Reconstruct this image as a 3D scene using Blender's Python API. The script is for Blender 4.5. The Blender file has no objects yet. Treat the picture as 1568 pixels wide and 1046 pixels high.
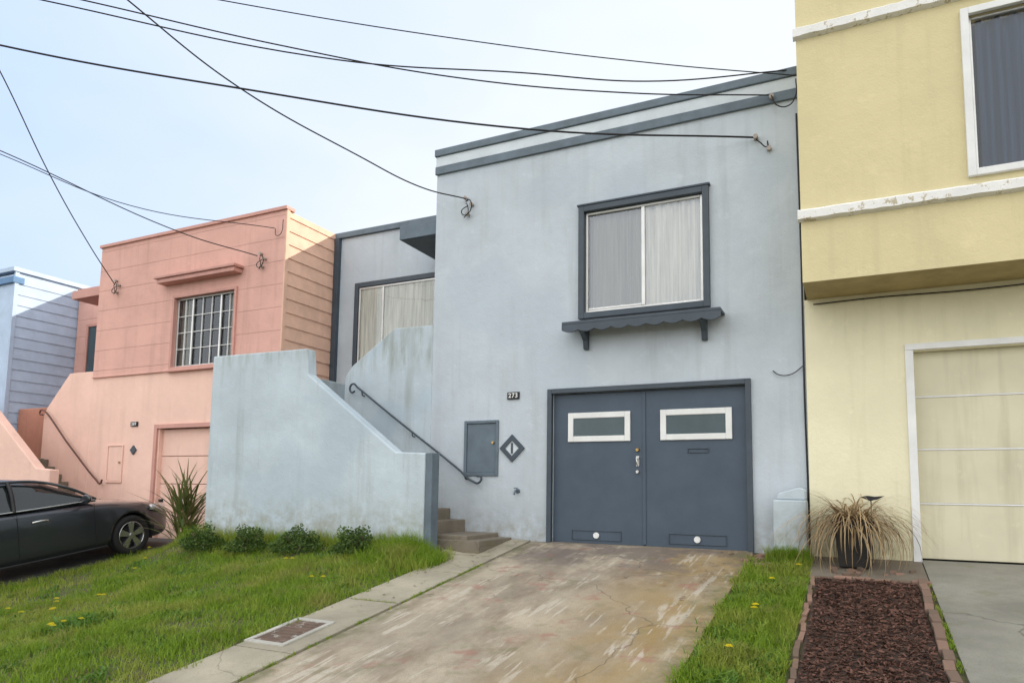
import bpy, bmesh, math, random
import numpy as np
from mathutils import Vector, Matrix
random.seed(4); rng=np.random.default_rng(7)
scene=bpy.context.scene
col=bpy.context.collection

# ---------------------------------------------------------------- materials
def newmat(name):
    m=bpy.data.materials.new(name); m.use_nodes=True
    nt=m.node_tree; b=nt.nodes["Principled BSDF"]
    return m,nt,b
def N(nt,t,**k):
    n=nt.nodes.new(t)
    for a,v in k.items(): setattr(n,a,v)
    return n
def rgba(c): return (c[0],c[1],c[2],1)
def noise(nt,co,scale,detail=4,rough=.55,mapscale=None,loc=None):
    if mapscale or loc:
        mp=N(nt,"ShaderNodeMapping"); nt.links.new(co,mp.inputs[0])
        if mapscale: mp.inputs["Scale"].default_value=mapscale
        if loc: mp.inputs["Location"].default_value=loc
        co=mp.outputs[0]
    n=N(nt,"ShaderNodeTexNoise"); n.inputs["Scale"].default_value=scale; n.inputs["Detail"].default_value=min(detail,4)
    n.inputs["Roughness"].default_value=rough
    nt.links.new(co,n.inputs["Vector"]); return n.outputs["Fac"]
def ramp(nt,fac,a,b,ca=(0,0,0),cb=(1,1,1)):
    r=N(nt,"ShaderNodeValToRGB"); e=r.color_ramp.elements
    e[0].position=a;e[0].color=rgba(ca);e[1].position=b;e[1].color=rgba(cb)
    nt.links.new(fac,r.inputs[0]); return r.outputs[0]
def mix(nt,fac,a,b,mode="MIX"):
    n=N(nt,"ShaderNodeMix",data_type="RGBA",blend_type=mode)
    for s,v in ((n.inputs[0],fac),(n.inputs[6],a),(n.inputs[7],b)):
        if isinstance(v,(int,float)): s.default_value=v
        elif isinstance(v,tuple): s.default_value=rgba(v)
        else: nt.links.new(v,s)
    return n.outputs[2]
def mathn(nt,op,a,b=None,c=None):
    n=N(nt,"ShaderNodeMath",operation=op)
    for i,v in enumerate((a,b,c)):
        if v is None: continue
        if isinstance(v,(int,float)): n.inputs[i].default_value=v
        else: nt.links.new(v,n.inputs[i])
    return n.outputs[0]
def smooth(nt,val,a,b,lo=0,hi=1):
    n=N(nt,"ShaderNodeMapRange",interpolation_type="SMOOTHSTEP")
    nt.links.new(val,n.inputs[0]); n.inputs[1].default_value=a;n.inputs[2].default_value=b
    n.inputs[3].default_value=lo;n.inputs[4].default_value=hi
    return n.outputs[0]
def coords(nt):
    t=N(nt,"ShaderNodeTexCoord"); s=N(nt,"ShaderNodeSeparateXYZ"); nt.links.new(t.outputs["Object"],s.inputs[0])
    return t.outputs["Object"],s.outputs
def bump(nt,b,h,strength=.3,dist=.01,prev=None):
    n=N(nt,"ShaderNodeBump"); n.inputs["Strength"].default_value=strength; n.inputs["Distance"].default_value=dist
    nt.links.new(h,n.inputs["Height"])
    if prev is not None: nt.links.new(prev,n.inputs["Normal"])
    nt.links.new(n.outputs[0],b.inputs["Normal"]); return n.outputs[0]

def stucco(name,c,var=.12,streak=.18,dirtcol=(.2,.18,.13),dirtz=None,topz=None,lines=None,rough=.85,bs=.35,patch=None):
    m,nt,b=newmat(name); co,s=coords(nt)
    big=noise(nt,co,1.1,4,.6)
    colr=mix(nt,ramp(nt,big,.35,.68),tuple(x*(1-var) for x in c),tuple(min(x*(1+var*.6),1) for x in c))
    st=noise(nt,co,2.6,4,.6,mapscale=(2.2,2.2,.16))
    colr=mix(nt,mathn(nt,"MULTIPLY",ramp(nt,st,.52,.75),streak),colr,tuple(x*.62 for x in dirtcol))
    bl=noise(nt,co,5.5,4,.7)
    colr=mix(nt,mathn(nt,"MULTIPLY",ramp(nt,bl,.6,.72),.25),colr,tuple(min(1,x*1.22+.03) for x in c))
    if patch:
        pn=noise(nt,co,.9,2,.4,loc=(3,1,5))
        colr=mix(nt,mathn(nt,"MULTIPLY",ramp(nt,pn,.52,.60),.55),colr,patch)
    if dirtz is not None:
        g=smooth(nt,s[2],dirtz,dirtz+.85,1,0)
        dn=noise(nt,co,7,4,.65)
        f=mathn(nt,"MULTIPLY",g,ramp(nt,dn,.36,.68))
        colr=mix(nt,mathn(nt,"MULTIPLY",f,.8),colr,dirtcol)
    if topz is not None:
        g=smooth(nt,s[2],topz-.45,topz,0,1)
        tn=noise(nt,co,4,4,.6,mapscale=(2,2,.35))
        f=mathn(nt,"MULTIPLY",g,ramp(nt,tn,.44,.70))
        colr=mix(nt,mathn(nt,"MULTIPLY",f,.6),colr,(.20,.20,.13))
    h1=noise(nt,co,55,2,.6); h2=noise(nt,co,7,3,.6)
    h=mathn(nt,"ADD",mathn(nt,"MULTIPLY",h1,.4),h2)
    if lines:
        z0,pitch=lines
        fr=mathn(nt,"FRACT",mathn(nt,"DIVIDE",mathn(nt,"SUBTRACT",s[2],z0),pitch))
        gro=smooth(nt,fr,.0,.05,0,1); on=mathn(nt,"GREATER_THAN",s[2],z0)
        gro=mathn(nt,"SUBTRACT",1,mathn(nt,"MULTIPLY",on,mathn(nt,"SUBTRACT",1,gro)))
        h=mathn(nt,"ADD",h,mathn(nt,"MULTIPLY",gro,1.2))
        colr=mix(nt,mathn(nt,"MULTIPLY",mathn(nt,"SUBTRACT",1,gro),.18),colr,tuple(x*.45 for x in c))
    nt.links.new(colr,b.inputs["Base Color"]); b.inputs["Roughness"].default_value=rough
    b.inputs["Specular IOR Level"].default_value=.25
    bump(nt,b,h,bs,.02)
    return m
def paint(name,c,rough=.55,var=.15,bs=.12,metal=0,chip=None,spec=.4):
    m,nt,b=newmat(name); co,s=coords(nt)
    n=noise(nt,co,3,4,.65)
    colr=mix(nt,ramp(nt,n,.3,.7),tuple(x*(1-var) for x in c),tuple(min(1,x*(1+var)) for x in c))
    if chip:
        n2=noise(nt,co,9,4,.8); colr=mix(nt,ramp(nt,n2,.57,.62),colr,chip)
    nt.links.new(colr,b.inputs["Base Color"]); b.inputs["Roughness"].default_value=rough
    b.inputs["Metallic"].default_value=metal; b.inputs["Specular IOR Level"].default_value=spec
    bump(nt,b,noise(nt,co,40,2,.6),bs,.01)
    return m

BLUE=(.505,.555,.595)
M={}
M["blue"]=stucco("blue_grey_stucco",BLUE,.09,.16,(.27,.25,.19),dirtz=-.85,patch=(.44,.50,.555))
M["bluewing"]=stucco("blue_wing_stucco",(.49,.56,.60),.12,.34,(.28,.26,.18),dirtz=-.75,topz=2.2,patch=(.41,.49,.55))
M["bandlight"]=paint("light_band_paint",(.58,.63,.66),.7,.1)
M["trim"]=paint("slate_trim_paint",(.12,.155,.185),.6,.2)
M["door"]=paint("slate_door_paint",(.060,.084,.115),.5,.1,.08)
M["doortrim"]=paint("slate_dark_trim",(.055,.072,.09),.5,.15)
M["white"]=paint("white_paint",(.74,.74,.72),.6,.08)
M["whitechip"]=paint("chipped_white_paint",(.78,.77,.74),.7,.06,.3,chip=(.48,.42,.30))
M["pink"]=stucco("pink_stucco",(.69,.40,.335),.10,.20,(.35,.22,.17),lines=(2.55,.46))
M["pinklow"]=stucco("pink_lower_stucco",(.84,.56,.46),.07,.14,(.4,.3,.22),dirtz=-1.2)
M["pinktrim"]=paint("pink_trim",(.56,.29,.24),.6,.1)
M["pinkbrown"]=stucco("red_brown_stucco",(.50,.23,.16),.12,.3)
M["pinksiding"]=paint("pink_siding",(.72,.45,.33),.7,.12)
M["yellow"]=stucco("yellow_stucco",(.65,.57,.335),.05,.12,(.35,.3,.17))
M["yellowlow"]=stucco("pale_yellow_stucco",(.77,.72,.51),.06,.14,(.4,.36,.2),dirtz=-.85)
M["ygar"]=stucco("yellow_garage_panel",(.64,.60,.44),.08,.25,(.36,.3,.17),bs=.12)
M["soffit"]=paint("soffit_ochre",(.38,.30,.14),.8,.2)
M["lblue"]=paint("light_blue_siding",(.44,.55,.70),.7,.1)
M["lbluetrim"]=paint("blue_band",(.10,.22,.40),.6,.1)
M["alu"]=paint("aluminium_frame",(.62,.62,.60),.4,.1,metal=.6)
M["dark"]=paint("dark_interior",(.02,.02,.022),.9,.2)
M["black"]=paint("black_iron",(.015,.015,.017),.5,.2)
M["wire"]=paint("wire_rubber",(.018,.017,.018),.7,.2)
M["porcelain"]=paint("porcelain",(.35,.30,.26),.4,.1)
M["brass"]=paint("brass",(.45,.30,.12),.35,.1,metal=.9)
M["steel"]=paint("steel",(.6,.6,.58),.3,.1,metal=.9)
M["roof"]=paint("roof_tar",(.06,.06,.06),.9,.2)
M["wood"]=paint("pole_wood",(.12,.08,.055),.9,.3,.5)

def concrete(name,c,kind=0,crack=.35):
    m,nt,b=newmat(name); co,s=coords(nt)
    n=noise(nt,co,1.3,4,.65)
    colr=mix(nt,ramp(nt,n,.33,.68),tuple(x*.74 for x in c),tuple(x*1.15 for x in c))
    if kind==1:
        st2=noise(nt,co,1.5,4,.7,mapscale=(1.9,.8,1),loc=(7.3,2,0))
        colr=mix(nt,mathn(nt,"MULTIPLY",ramp(nt,st2,.46,.66),.7),colr,(.20,.145,.095))
        # tyre lanes
        l1=smooth(nt,mathn(nt,"ABSOLUTE",mathn(nt,"ADD",s[0],3.45)),.12,.42,1,0); l2=smooth(nt,mathn(nt,"ABSOLUTE",mathn(nt,"ADD",s[0],2.0)),.12,.42,1,0)
        ln=noise(nt,co,2.2,4,.7,mapscale=(1.5,.6,1),loc=(0,3,1))
        colr=mix(nt,mathn(nt,"MULTIPLY",mathn(nt,"MULTIPLY",mathn(nt,"MAXIMUM",l1,l2),ramp(nt,ln,.35,.6)),.38),colr,(.15,.12,.095))
        r=smooth(nt,s[0],-2.9,-1.6); rn=noise(nt,co,1.7,4,.6,mapscale=(1.4,.7,1))
        colr=mix(nt,mathn(nt,"MULTIPLY",mathn(nt,"MULTIPLY",r,ramp(nt,rn,.25,.55)),.75),colr,(.30,.195,.06))
        st=noise(nt,co,2.4,3,.6,mapscale=(5.5,.55,1),loc=(1.3,0,0)); br=noise(nt,co,1.3,3,.6,loc=(5,1,2))
        colr=mix(nt,mathn(nt,"MULTIPLY",mathn(nt,"MULTIPLY",ramp(nt,st,.56,.62),ramp(nt,br,.44,.56)),.7),colr,(.52,.46,.37))
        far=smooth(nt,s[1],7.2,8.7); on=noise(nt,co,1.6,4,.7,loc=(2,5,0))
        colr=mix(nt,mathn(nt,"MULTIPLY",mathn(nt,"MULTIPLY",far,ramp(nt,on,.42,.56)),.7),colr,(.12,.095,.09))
        red=noise(nt,co,2.8,4,.6,loc=(9,9,0))
        colr=mix(nt,mathn(nt,"MULTIPLY",ramp(nt,red,.60,.68),.55),colr,(.30,.12,.09))
        ed=mathn(nt,"MAXIMUM",smooth(nt,s[0],-1.55,-1.22),smooth(nt,s[0],-4.0,-4.22)); en=noise(nt,co,4,4,.7,loc=(1,8,0))
        colr=mix(nt,mathn(nt,"MULTIPLY",mathn(nt,"MULTIPLY",ed,ramp(nt,en,.38,.6)),.75),colr,(.12,.12,.045))
    mo=noise(nt,co,3.2,4,.7,loc=(4,4,4))
    colr=mix(nt,mathn(nt,"MULTIPLY",ramp(nt,mo,.56,.70),.45),colr,(.15,.15,.06))
    sp=noise(nt,co,90,2,.6)
    colr=mix(nt,mathn(nt,"MULTIPLY",ramp(nt,sp,.56,.68),.45),colr,tuple(x*.45 for x in c))
    v=N(nt,"ShaderNodeTexVoronoi",feature="DISTANCE_TO_EDGE"); v.inputs["Scale"].default_value=.36
    wn=N(nt,"ShaderNodeTexNoise"); wn.inputs["Scale"].default_value=3; nt.links.new(co,wn.inputs["Vector"])
    wv=N(nt,"ShaderNodeVectorMath",operation="MULTIPLY_ADD"); nt.links.new(wn.outputs["Color"],wv.inputs[0]); wv.inputs[1].default_value=(.35,.35,.35); nt.links.new(co,wv.inputs[2])
    nt.links.new(wv.outputs[0],v.inputs["Vector"])
    ck=ramp(nt,v.outputs["Distance"],.0008,.003,(1,1,1),(0,0,0))
    colr=mix(nt,mathn(nt,"MULTIPLY",ck,crack),colr,(.06,.05,.04))
    nt.links.new(colr,b.inputs["Base Color"]); b.inputs["Roughness"].default_value=.85
    h=mathn(nt,"SUBTRACT",mathn(nt,"ADD",noise(nt,co,70,2,.7),noise(nt,co,6,3,.6)),mathn(nt,"MULTIPLY",ck,.6))
    bump(nt,b,h,.4,.012); return m
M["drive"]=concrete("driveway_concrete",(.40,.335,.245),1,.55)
M["walk"]=concrete("walk_concrete",(.36,.32,.235))
M["steps"]=concrete("step_concrete",(.19,.16,.12))
M["ydrive"]=concrete("grey_concrete",(.25,.24,.20),0,.6)
M["asphalt"]=concrete("asphalt",(.06,.06,.06))
M["frame"]=concrete("meter_frame_concrete",(.50,.48,.42))

def soil():
    m,nt,b=newmat("lawn_soil"); co,s=coords(nt)
    n=noise(nt,co,3,4,.7); c=mix(nt,ramp(nt,n,.35,.65),(.06,.085,.02),(.11,.085,.045))
    nt.links.new(c,b.inputs["Base Color"]); b.inputs["Roughness"].default_value=.95
    bump(nt,b,noise(nt,co,25,4,.7),.8,.03); return m
M["soil"]=soil()
def leaf(name,c1,c2,c3=None,trans=.25,rough=.5,c4=None):
    m,nt,b=newmat(name); g=N(nt,"ShaderNodeNewGeometry"); co,s=coords(nt)
    c=mix(nt,g.outputs["Random Per Island"],c1,c2)
    if c3:
        n=noise(nt,co,1.6,4,.6); c=mix(nt,ramp(nt,n,.46,.66),c,c3)
    if c4:
        n=noise(nt,co,2.3,4,.7,loc=(3,6,0)); dry=mathn(nt,"MULTIPLY",ramp(nt,n,.52,.66),mathn(nt,"GREATER_THAN",g.outputs["Random Per Island"],.45))
        c=mix(nt,mathn(nt,"MULTIPLY",dry,.8),c,c4)
    nt.links.new(c,b.inputs["Base Color"]); b.inputs["Roughness"].default_value=rough
    b.inputs["Specular IOR Level"].default_value=.25
    if trans>0:
        t=N(nt,"ShaderNodeBsdfTranslucent"); nt.links.new(c,t.inputs[0])
        ms=N(nt,"ShaderNodeMixShader"); ms.inputs[0].default_value=trans
        nt.links.new(b.outputs[0],ms.inputs[1]); nt.links.new(t.outputs[0],ms.inputs[2])
        nt.links.new(ms.outputs[0],nt.nodes["Material Output"].inputs[0])
    return m
M["grass"]=leaf("grass_blades",(.13,.24,.018),(.28,.39,.035),(.34,.37,.07),.38,.5,(.30,.26,.10))
M["hedge"]=leaf("hedge_leaves",(.035,.075,.015),(.10,.16,.03))
M["weed"]=leaf("weed_leaves",(.07,.16,.02),(.15,.26,.04))
M["yucca"]=leaf("yucca_leaves",(.08,.13,.03),(.24,.19,.08))
M["dead"]=leaf("dead_leaves",(.48,.35,.19),(.19,.12,.06),trans=.1)
M["petal"]=leaf("dandelion_petals",(.85,.62,.01),(.8,.7,.02),trans=.2)
M["mulch"]=leaf("bark_mulch",(.045,.022,.015),(.17,.085,.06),trans=0,rough=.9)
M["mulchbed"]=paint("mulch_soil",(.05,.03,.022),.95,.3,.8)
M["brick"]=leaf("edging_brick",(.28,.17,.125),(.14,.10,.075),trans=0,rough=.9)

def glass(name,refl=.25,tint=(1,1,1)):
    m,nt,b=newmat(name); nt.nodes.remove(b)
    tr=N(nt,"ShaderNodeBsdfTransparent"); tr.inputs[0].default_value=rgba(tint)
    gl=N(nt,"ShaderNodeBsdfGlossy"); gl.inputs["Roughness"].default_value=.02
    gl.inputs[0].default_value=(.9,.95,1,1)
    lw=N(nt,"ShaderNodeFresnel"); lw.inputs[0].default_value=1.5
    f=mathn(nt,"ADD",lw.outputs[0],refl); ms=N(nt,"ShaderNodeMixShader"); nt.links.new(f,ms.inputs[0])
    co,s=coords(nt)
    bn=N(nt,"ShaderNodeBump"); bn.inputs["Strength"].default_value=.12; bn.inputs["Distance"].default_value=.02
    nt.links.new(noise(nt,co,2.5,1,.4),bn.inputs["Height"]); nt.links.new(bn.outputs[0],gl.inputs["Normal"])
    nt.links.new(tr.outputs[0],ms.inputs[1]); nt.links.new(gl.outputs[0],ms.inputs[2])
    nt.links.new(ms.outputs[0],nt.nodes["Material Output"].inputs[0]); return m
M["glass"]=glass("window_glass",.12)
M["glasslow"]=glass("tinted_window_glass",.02)
def curtain(name,c):
    m,nt,b=newmat(name); co,s=coords(nt)
    n=noise(nt,co,3,4,.6,mapscale=(8,8,.4)); cc=mix(nt,ramp(nt,n,.35,.65),tuple(x*.7 for x in c),c)
    nt.links.new(cc,b.inputs["Base Color"]); b.inputs["Roughness"].default_value=.95
    return m
M["curtw"]=curtain("white_curtain",(.80,.78,.70))
M["curtg"]=curtain("grey_curtain",(.33,.31,.26))
M["curtb"]=curtain("blue_curtain",(.07,.10,.16))
M["obscure"]=paint("obscure_glass",(.045,.075,.085),.25,.1,spec=.6)

# ---------------------------------------------------------------- mesh helpers
def empty(name):
    e=bpy.data.objects.new(name,None); col.objects.link(e); e.empty_display_size=.2; return e
def obj(name,verts,faces,mat,parent=None,smoothf=False,bevel=0):
    me=bpy.data.meshes.new(name); me.from_pydata([tuple(v) for v in verts],[],faces); me.update()
    if mat: me.materials.append(M[mat] if isinstance(mat,str) else mat)
    o=bpy.data.objects.new(name,me); col.objects.link(o)
    if parent: o.parent=parent
    if smoothf:
        for p in me.polygons: p.use_smooth=True
    if bevel:
        b=o.modifiers.new("bevel","BEVEL"); b.width=bevel; b.segments=2; b.limit_method="ANGLE"
    return o
def box(name,x0,x1,y0,y1,z0,z1,mat,parent=None,bevel=.006):
    v=[(x0,y0,z0),(x1,y0,z0),(x1,y1,z0),(x0,y1,z0),(x0,y0,z1),(x1,y0,z1),(x1,y1,z1),(x0,y1,z1)]
    f=[(0,3,2,1),(4,5,6,7),(0,1,5,4),(1,2,6,5),(2,3,7,6),(3,0,4,7)]
    return obj(name,v,f,mat,parent,bevel=bevel)
def prism(name,pts,y0,y1,mat,parent=None,bevel=.01):
    n=len(pts); v=[(x,y0,z) for x,z in pts]+[(x,y1,z) for x,z in pts]
    f=[tuple(range(n)),tuple(range(2*n-1,n-1,-1))]+[(i,i+n,(i+1)%n+n,(i+1)%n) for i in range(n)]
    o=obj(name,v,f,mat,parent,bevel=bevel)
    bm=bmesh.new(); bm.from_mesh(o.data); bmesh.ops.recalc_face_normals(bm,faces=bm.faces); bm.to_mesh(o.data); bm.free()
    return o
def wall(name,x0,x1,z0,z1,y,holes,depth,mat,parent):
    xs=sorted({x0,x1}|{h[0] for h in holes}|{h[1] for h in holes}); zs=sorted({z0,z1}|{h[2] for h in holes}|{h[3] for h in holes})
    v=[];f=[]
    def quad(a,b,c,d):
        k=len(v); v.extend([a,b,c,d]); f.append((k,k+1,k+2,k+3))
    for i in range(len(xs)-1):
        for j in range(len(zs)-1):
            cx=(xs[i]+xs[i+1])/2; cz=(zs[j]+zs[j+1])/2
            if any(h[0]<cx<h[1] and h[2]<cz<h[3] for h in holes): continue
            quad((xs[i],y,zs[j]),(xs[i+1],y,zs[j]),(xs[i+1],y,zs[j+1]),(xs[i],y,zs[j+1]))
    for a,b,c,d in holes:
        Y=y+depth
        quad((a,y,c),(a,y,d),(a,Y,d),(a,Y,c)); quad((b,y,c),(b,Y,c),(b,Y,d),(b,y,d))
        quad((a,y,c),(a,Y,c),(b,Y,c),(b,y,c)); quad((a,y,d),(b,y,d),(b,Y,d),(a,Y,d))
    return obj(name,v,f,mat,parent)
def frame(name,x0,x1,z0,z1,y0,y1,w,mat,parent,bottom=True):
    box(name+"_left",x0,x0+w,y0,y1,z0,z1,mat,parent)
    box(name+"_right",x1-w,x1,y0,y1,z0,z1,mat,parent)
    box(name+"_top",x0+w,x1-w,y0,y1,z1-w,z1,mat,parent)
    if bottom: box(name+"_bottom",x0+w,x1-w,y0,y1,z0,z0+w,mat,parent)
def tube(name,pts,r,mat,parent=None,bez=True,res=4):
    cu=bpy.data.curves.new(name,"CURVE"); cu.dimensions="3D"; cu.bevel_depth=r; cu.bevel_resolution=2; cu.use_fill_caps=True
    sp=cu.splines.new("BEZIER" if bez else "POLY")
    if bez:
        sp.bezier_points.add(len(pts)-1)
        for b,p in zip(sp.bezier_points,pts): b.co=p; b.handle_left_type=b.handle_right_type="AUTO"
        sp.resolution_u=res*3
    else:
        sp.points.add(len(pts)-1)
        for b,p in zip(sp.points,pts): b.co=(*p,1)
    cu.materials.append(M[mat]); o=bpy.data.objects.new(name,cu); col.objects.link(o)
    if parent: o.parent=parent
    return o
def cyl(name,p0,p1,r0,r1,mat,parent=None,seg=20,smoothf=True):
    p0=Vector(p0);p1=Vector(p1);d=(p1-p0).normalized(); a=d.orthogonal().normalized(); b=d.cross(a)
    v=[];f=[]
    for p,r in((p0,r0),(p1,r1)):
        for i in range(seg):
            t=2*math.pi*i/seg; v.append(p+a*math.cos(t)*r+b*math.sin(t)*r)
    f=[(i,(i+1)%seg,(i+1)%seg+seg,i+seg) for i in range(seg)]+[tuple(range(seg-1,-1,-1)),tuple(range(seg,2*seg))]
    o=obj(name,v,f,mat,parent)
    if smoothf:
        for i,p in enumerate(o.data.polygons): p.use_smooth=i<seg
    return o
def curtain_mesh(name,x0,x1,z0,z1,y,mat,parent,amp=.025,waves=9):
    n=int(waves*14); v=[];f=[]; ph=random.random()*6
    for i in range(n+1):
        t=i/n; x=x0+(x1-x0)*t
        dy=amp*math.sin(t*waves*2*math.pi+ph+1.2*math.sin(t*7+ph))+amp*.4*math.sin(t*waves*5+ph)
        v+= [(x,y+dy*.8,z1),(x,y+dy,(z0+z1)/2),(x,y+dy*1.15,z0)]
    for i in range(n):
        for k in (0,1): f.append((3*i+k,3*i+3+k,3*i+4+k,3*i+1+k))
    return obj(name,v,f,mat,parent,smoothf=True)
def siding(name,x,y0,y1,z0,z1,pitch,mat,parent,sgn=1,lap=.022):
    v=[];f=[]; z=z0; k=0
    while z<z1-1e-4:
        zt=min(z+pitch,z1)
        v+=[(x+sgn*lap,y0,z),(x+sgn*lap,y1,z),(x+sgn*.003,y1,zt),(x+sgn*.003,y0,zt),(x,y0,z),(x,y1,z)]
        f+=[(k,k+1,k+2,k+3),(k+4,k+5,k+1,k),(k+4,k,k+3)]; k+=6; z=zt
    return obj(name,v,f,mat,parent)

# ---------------------------------------------------------------- terrain
def H(X,Y):
    X=np.asarray(X,float);Y=np.asarray(Y,float)
    yy=np.clip(Y,1.5,9.4); base=-.73+.14*(yy-9.4)-np.clip(1.5-Y,0,6)*.02
    s=np.clip((-4.9-X)/6.3,0,1); s=s*s*(3-2*s)
    base=base-.365*s
    fx=np.clip((-4.95-X)/.5,0,1)*np.clip((X+11.0)/1.2,0,1)
    s2=np.clip((-5.2-X)/4.2,0,1)
    bmp=(.13+.27*s2)*np.exp(-np.clip(8.1-Y,0,50)/1.0)*fx
    und=.018*np.sin(X*2.1+np.sin(Y*1.3))*np.sin(Y*2.6+X)*np.clip((-5.0-X)/.4,0,1)*np.clip((X+11.3)/.4,0,1)
    return base+bmp+und
def h(x,y): return float(H(x,y))
def gridmesh(name,xs,ys,dz,mat,parent=None,skirt=0,hf=H):
    X,Y=np.meshgrid(xs,ys); Z=hf(X,Y)+dz
    v=np.stack([X.ravel(),Y.ravel(),Z.ravel()],1).tolist(); nx,ny=len(xs),len(ys)
    f=[(j*nx+i,j*nx+i+1,(j+1)*nx+i+1,(j+1)*nx+i) for j in range(ny-1) for i in range(nx-1)]
    if skirt:
        ring=[i for i in range(nx)]+[j*nx+nx-1 for j in range(1,ny)]+[(ny-1)*nx+i for i in range(nx-2,-1,-1)]+[j*nx for j in range(ny-2,0,-1)]
        k=len(v); v+=[(v[i][0],v[i][1],v[i][2]-skirt) for i in ring]; n=len(ring)
        f+=[(ring[i],k+i,k+(i+1)%n,ring[(i+1)%n]) for i in range(n)]
    return obj(name,v,f,mat,parent,smoothf=False)
xs=np.concatenate([[-600,-200,-80,-40,-28],np.arange(-20,8.01,.2),[14,30,80,200,600]])
ys=np.concatenate([[-600,-200,-80,-30,-12],np.arange(-6,12.01,.2),[16,30,80,200,600]])
gridmesh("ground",xs,ys,0,"soil")
def lin(a,b,st=.25): return np.linspace(a,b,max(2,int(round((b-a)/st))+1))
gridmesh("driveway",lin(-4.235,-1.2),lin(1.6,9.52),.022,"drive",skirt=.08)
walk=empty("walkway")
y=1.6;k=0
for y1 in (3.1,4.62,6.12,7.4,8.28):
    gridmesh("slab_%d"%k,lin(-4.92,-4.27),lin(y+.008,y1-.008),.03,"walk",walk,.08); y=y1;k+=1
gridmesh("slab_end",lin(-5.1,-4.27),lin(8.3,9.38),.03,"walk",walk,.08)
gridmesh("neighbour_driveway",lin(.63,4.6),lin(1.6,9.35),.022,"ydrive",skirt=.08)
gridmesh("planter_pad",lin(-.50,.62),lin(8.36,9.30),.018,"steps",skirt=.08)
gridmesh("pink_house_driveway",lin(-14.4,-11.5),lin(1.6,10.1),.022,"asphalt",skirt=.08)
gridmesh("sidewalk",lin(-40,30,1),lin(-.4,1.55),.03,"walk",skirt=.12)
gridmesh("street",lin(-60,60,4),lin(-11,-.6),.006,"asphalt")

mc=empty("utility_meter_cover")
def hb(name,x0,x1,y0,y1,dz0,dz1,mat,p):
    v=[(a,b,h(-4.5,b)+d) for d in(dz0,dz1) for a,b in((x0,y0),(x1,y0),(x1,y1),(x0,y1))]
    f=[(0,3,2,1),(4,5,6,7),(0,1,5,4),(1,2,6,5),(2,3,7,6),(3,0,4,7)]
    return obj(name,v,f,mat,p,bevel=.006)
X0,X1,Y0,Y1=-4.93,-4.47,4.72,5.40
hb("frame_left",X0,X0+.05,Y0,Y1,-.02,.045,"frame",mc);hb("frame_right",X1-.05,X1,Y0,Y1,-.02,.045,"frame",mc)
hb("frame_near",X0+.05,X1-.05,Y0,Y0+.05,-.02,.045,"frame",mc);hb("frame_far",X0+.05,X1-.05,Y1-.05,Y1,-.02,.045,"frame",mc)
M["coverrust"]=paint("cover_rust",(.13,.085,.06),.8,.3,.6,chip=(.32,.30,.26))
hb("lid",X0+.055,X1-.055,Y0+.055,Y1-.055,-.02,.037,"coverrust",mc)
for i in range(7):
    yy=Y0+.12+i*.07; hb("lid_rib_%d"%i,X0+.1,X1-.1,yy,yy+.02,.035,.042,"coverrust",mc)

# ---------------------------------------------------------------- MAIN HOUSE
mh=empty("blue_stucco_house")
wall("front_wall",-6.03,-.53,-1.2,5.54,9.4,[(-3.46,-1.76,2.50,4.06),(-3.95,-1.26,-1.2,1.41),(-5.37,-4.86,.26,1.02)],.16,"blue",mh)
box("roof_slab",-6.029,-.531,9.402,22,5.30,5.50,"roof",mh,0)
obj("left_side_wall",[(-6.03,9.4,-1.2),(-6.03,22,-1.2),(-6.03,22,5.54),(-6.03,9.4,5.54)],[(0,1,2,3)],"blue",mh)
obj("right_side_wall",[(-.53,9.4,-1.2),(-.53,22,-1.2),(-.53,22,5.54),(-.53,9.4,5.54)],[(0,1,2,3)],"blue",mh)
box("coping",-6.06,-.53,9.345,9.55,5.42,5.54,"trim",mh,.012)
box("roof_band",-6.05,-.53,9.36,9.399,5.115,5.25,"trim",mh,.01)
box("light_band",-6.04,-.53,9.375,9.399,5.252,5.418,"bandlight",mh,.004)
box("court_back_wall",-9.86,-6.04,11.5,11.7,-1.2,5.30,"blue",mh)
box("court_back_block",-9.80,-6.04,11.71,22,-1.2,5.29,"blue",mh)
box("court_coping",-9.88,-6.04,11.44,11.72,5.302,5.42,"trim",mh)
box("court_corner_trim",-9.86,-9.74,11.40,11.498,.8,5.30,"doortrim",mh)
box("entry_canopy",-7.32,-6.04,10.2,11.49,4.49,4.74,"trim",mh)
box("entry_canopy_soffit",-7.28,-6.045,10.24,11.48,4.478,4.488,"doortrim",mh,0)
cyl("porch_light",(-6.55,10.9,4.47),(-6.55,10.9,4.33),.07,.09,"porcelain",mh)
frame("court_window_trim",-9.30,-6.9,2.05,4.26,11.43,11.497,.1,"doortrim",mh)
frame("court_window_frame",-9.19,-7.01,2.16,4.15,11.45,11.49,.035,"alu",mh)
box("court_window_mullion",-8.60,-8.56,11.45,11.492,2.2,4.115,"alu",mh)
obj("court_window_glass",[(-9.17,11.465,2.18),(-7.03,11.465,2.18),(-7.03,11.465,4.13),(-9.17,11.465,4.13)],[(0,1,2,3)],"glasslow",mh)
curtain_mesh("court_curtain",-9.16,-7.04,2.19,4.12,11.484,"curtw",mh,.009,13)
prism("stair_parapet",[(-6.031,-1.0),(-6.031,2.63),(-6.78,2.64),(-7.63,2.07),(-7.78,1.88),(-7.80,.6),(-9.45,.6),(-9.45,-1.0)],9.4,9.58,"bluewing",mh,.015)
prism("stair_wing_wall",[(-9.45,-1.5),(-5.28,-1.5),(-5.28,.50),(-5.77,.52),(-7.41,1.71),(-7.45,2.11),(-9.45,2.13)],8.1,8.3,"bluewing",mh,.02)
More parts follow.
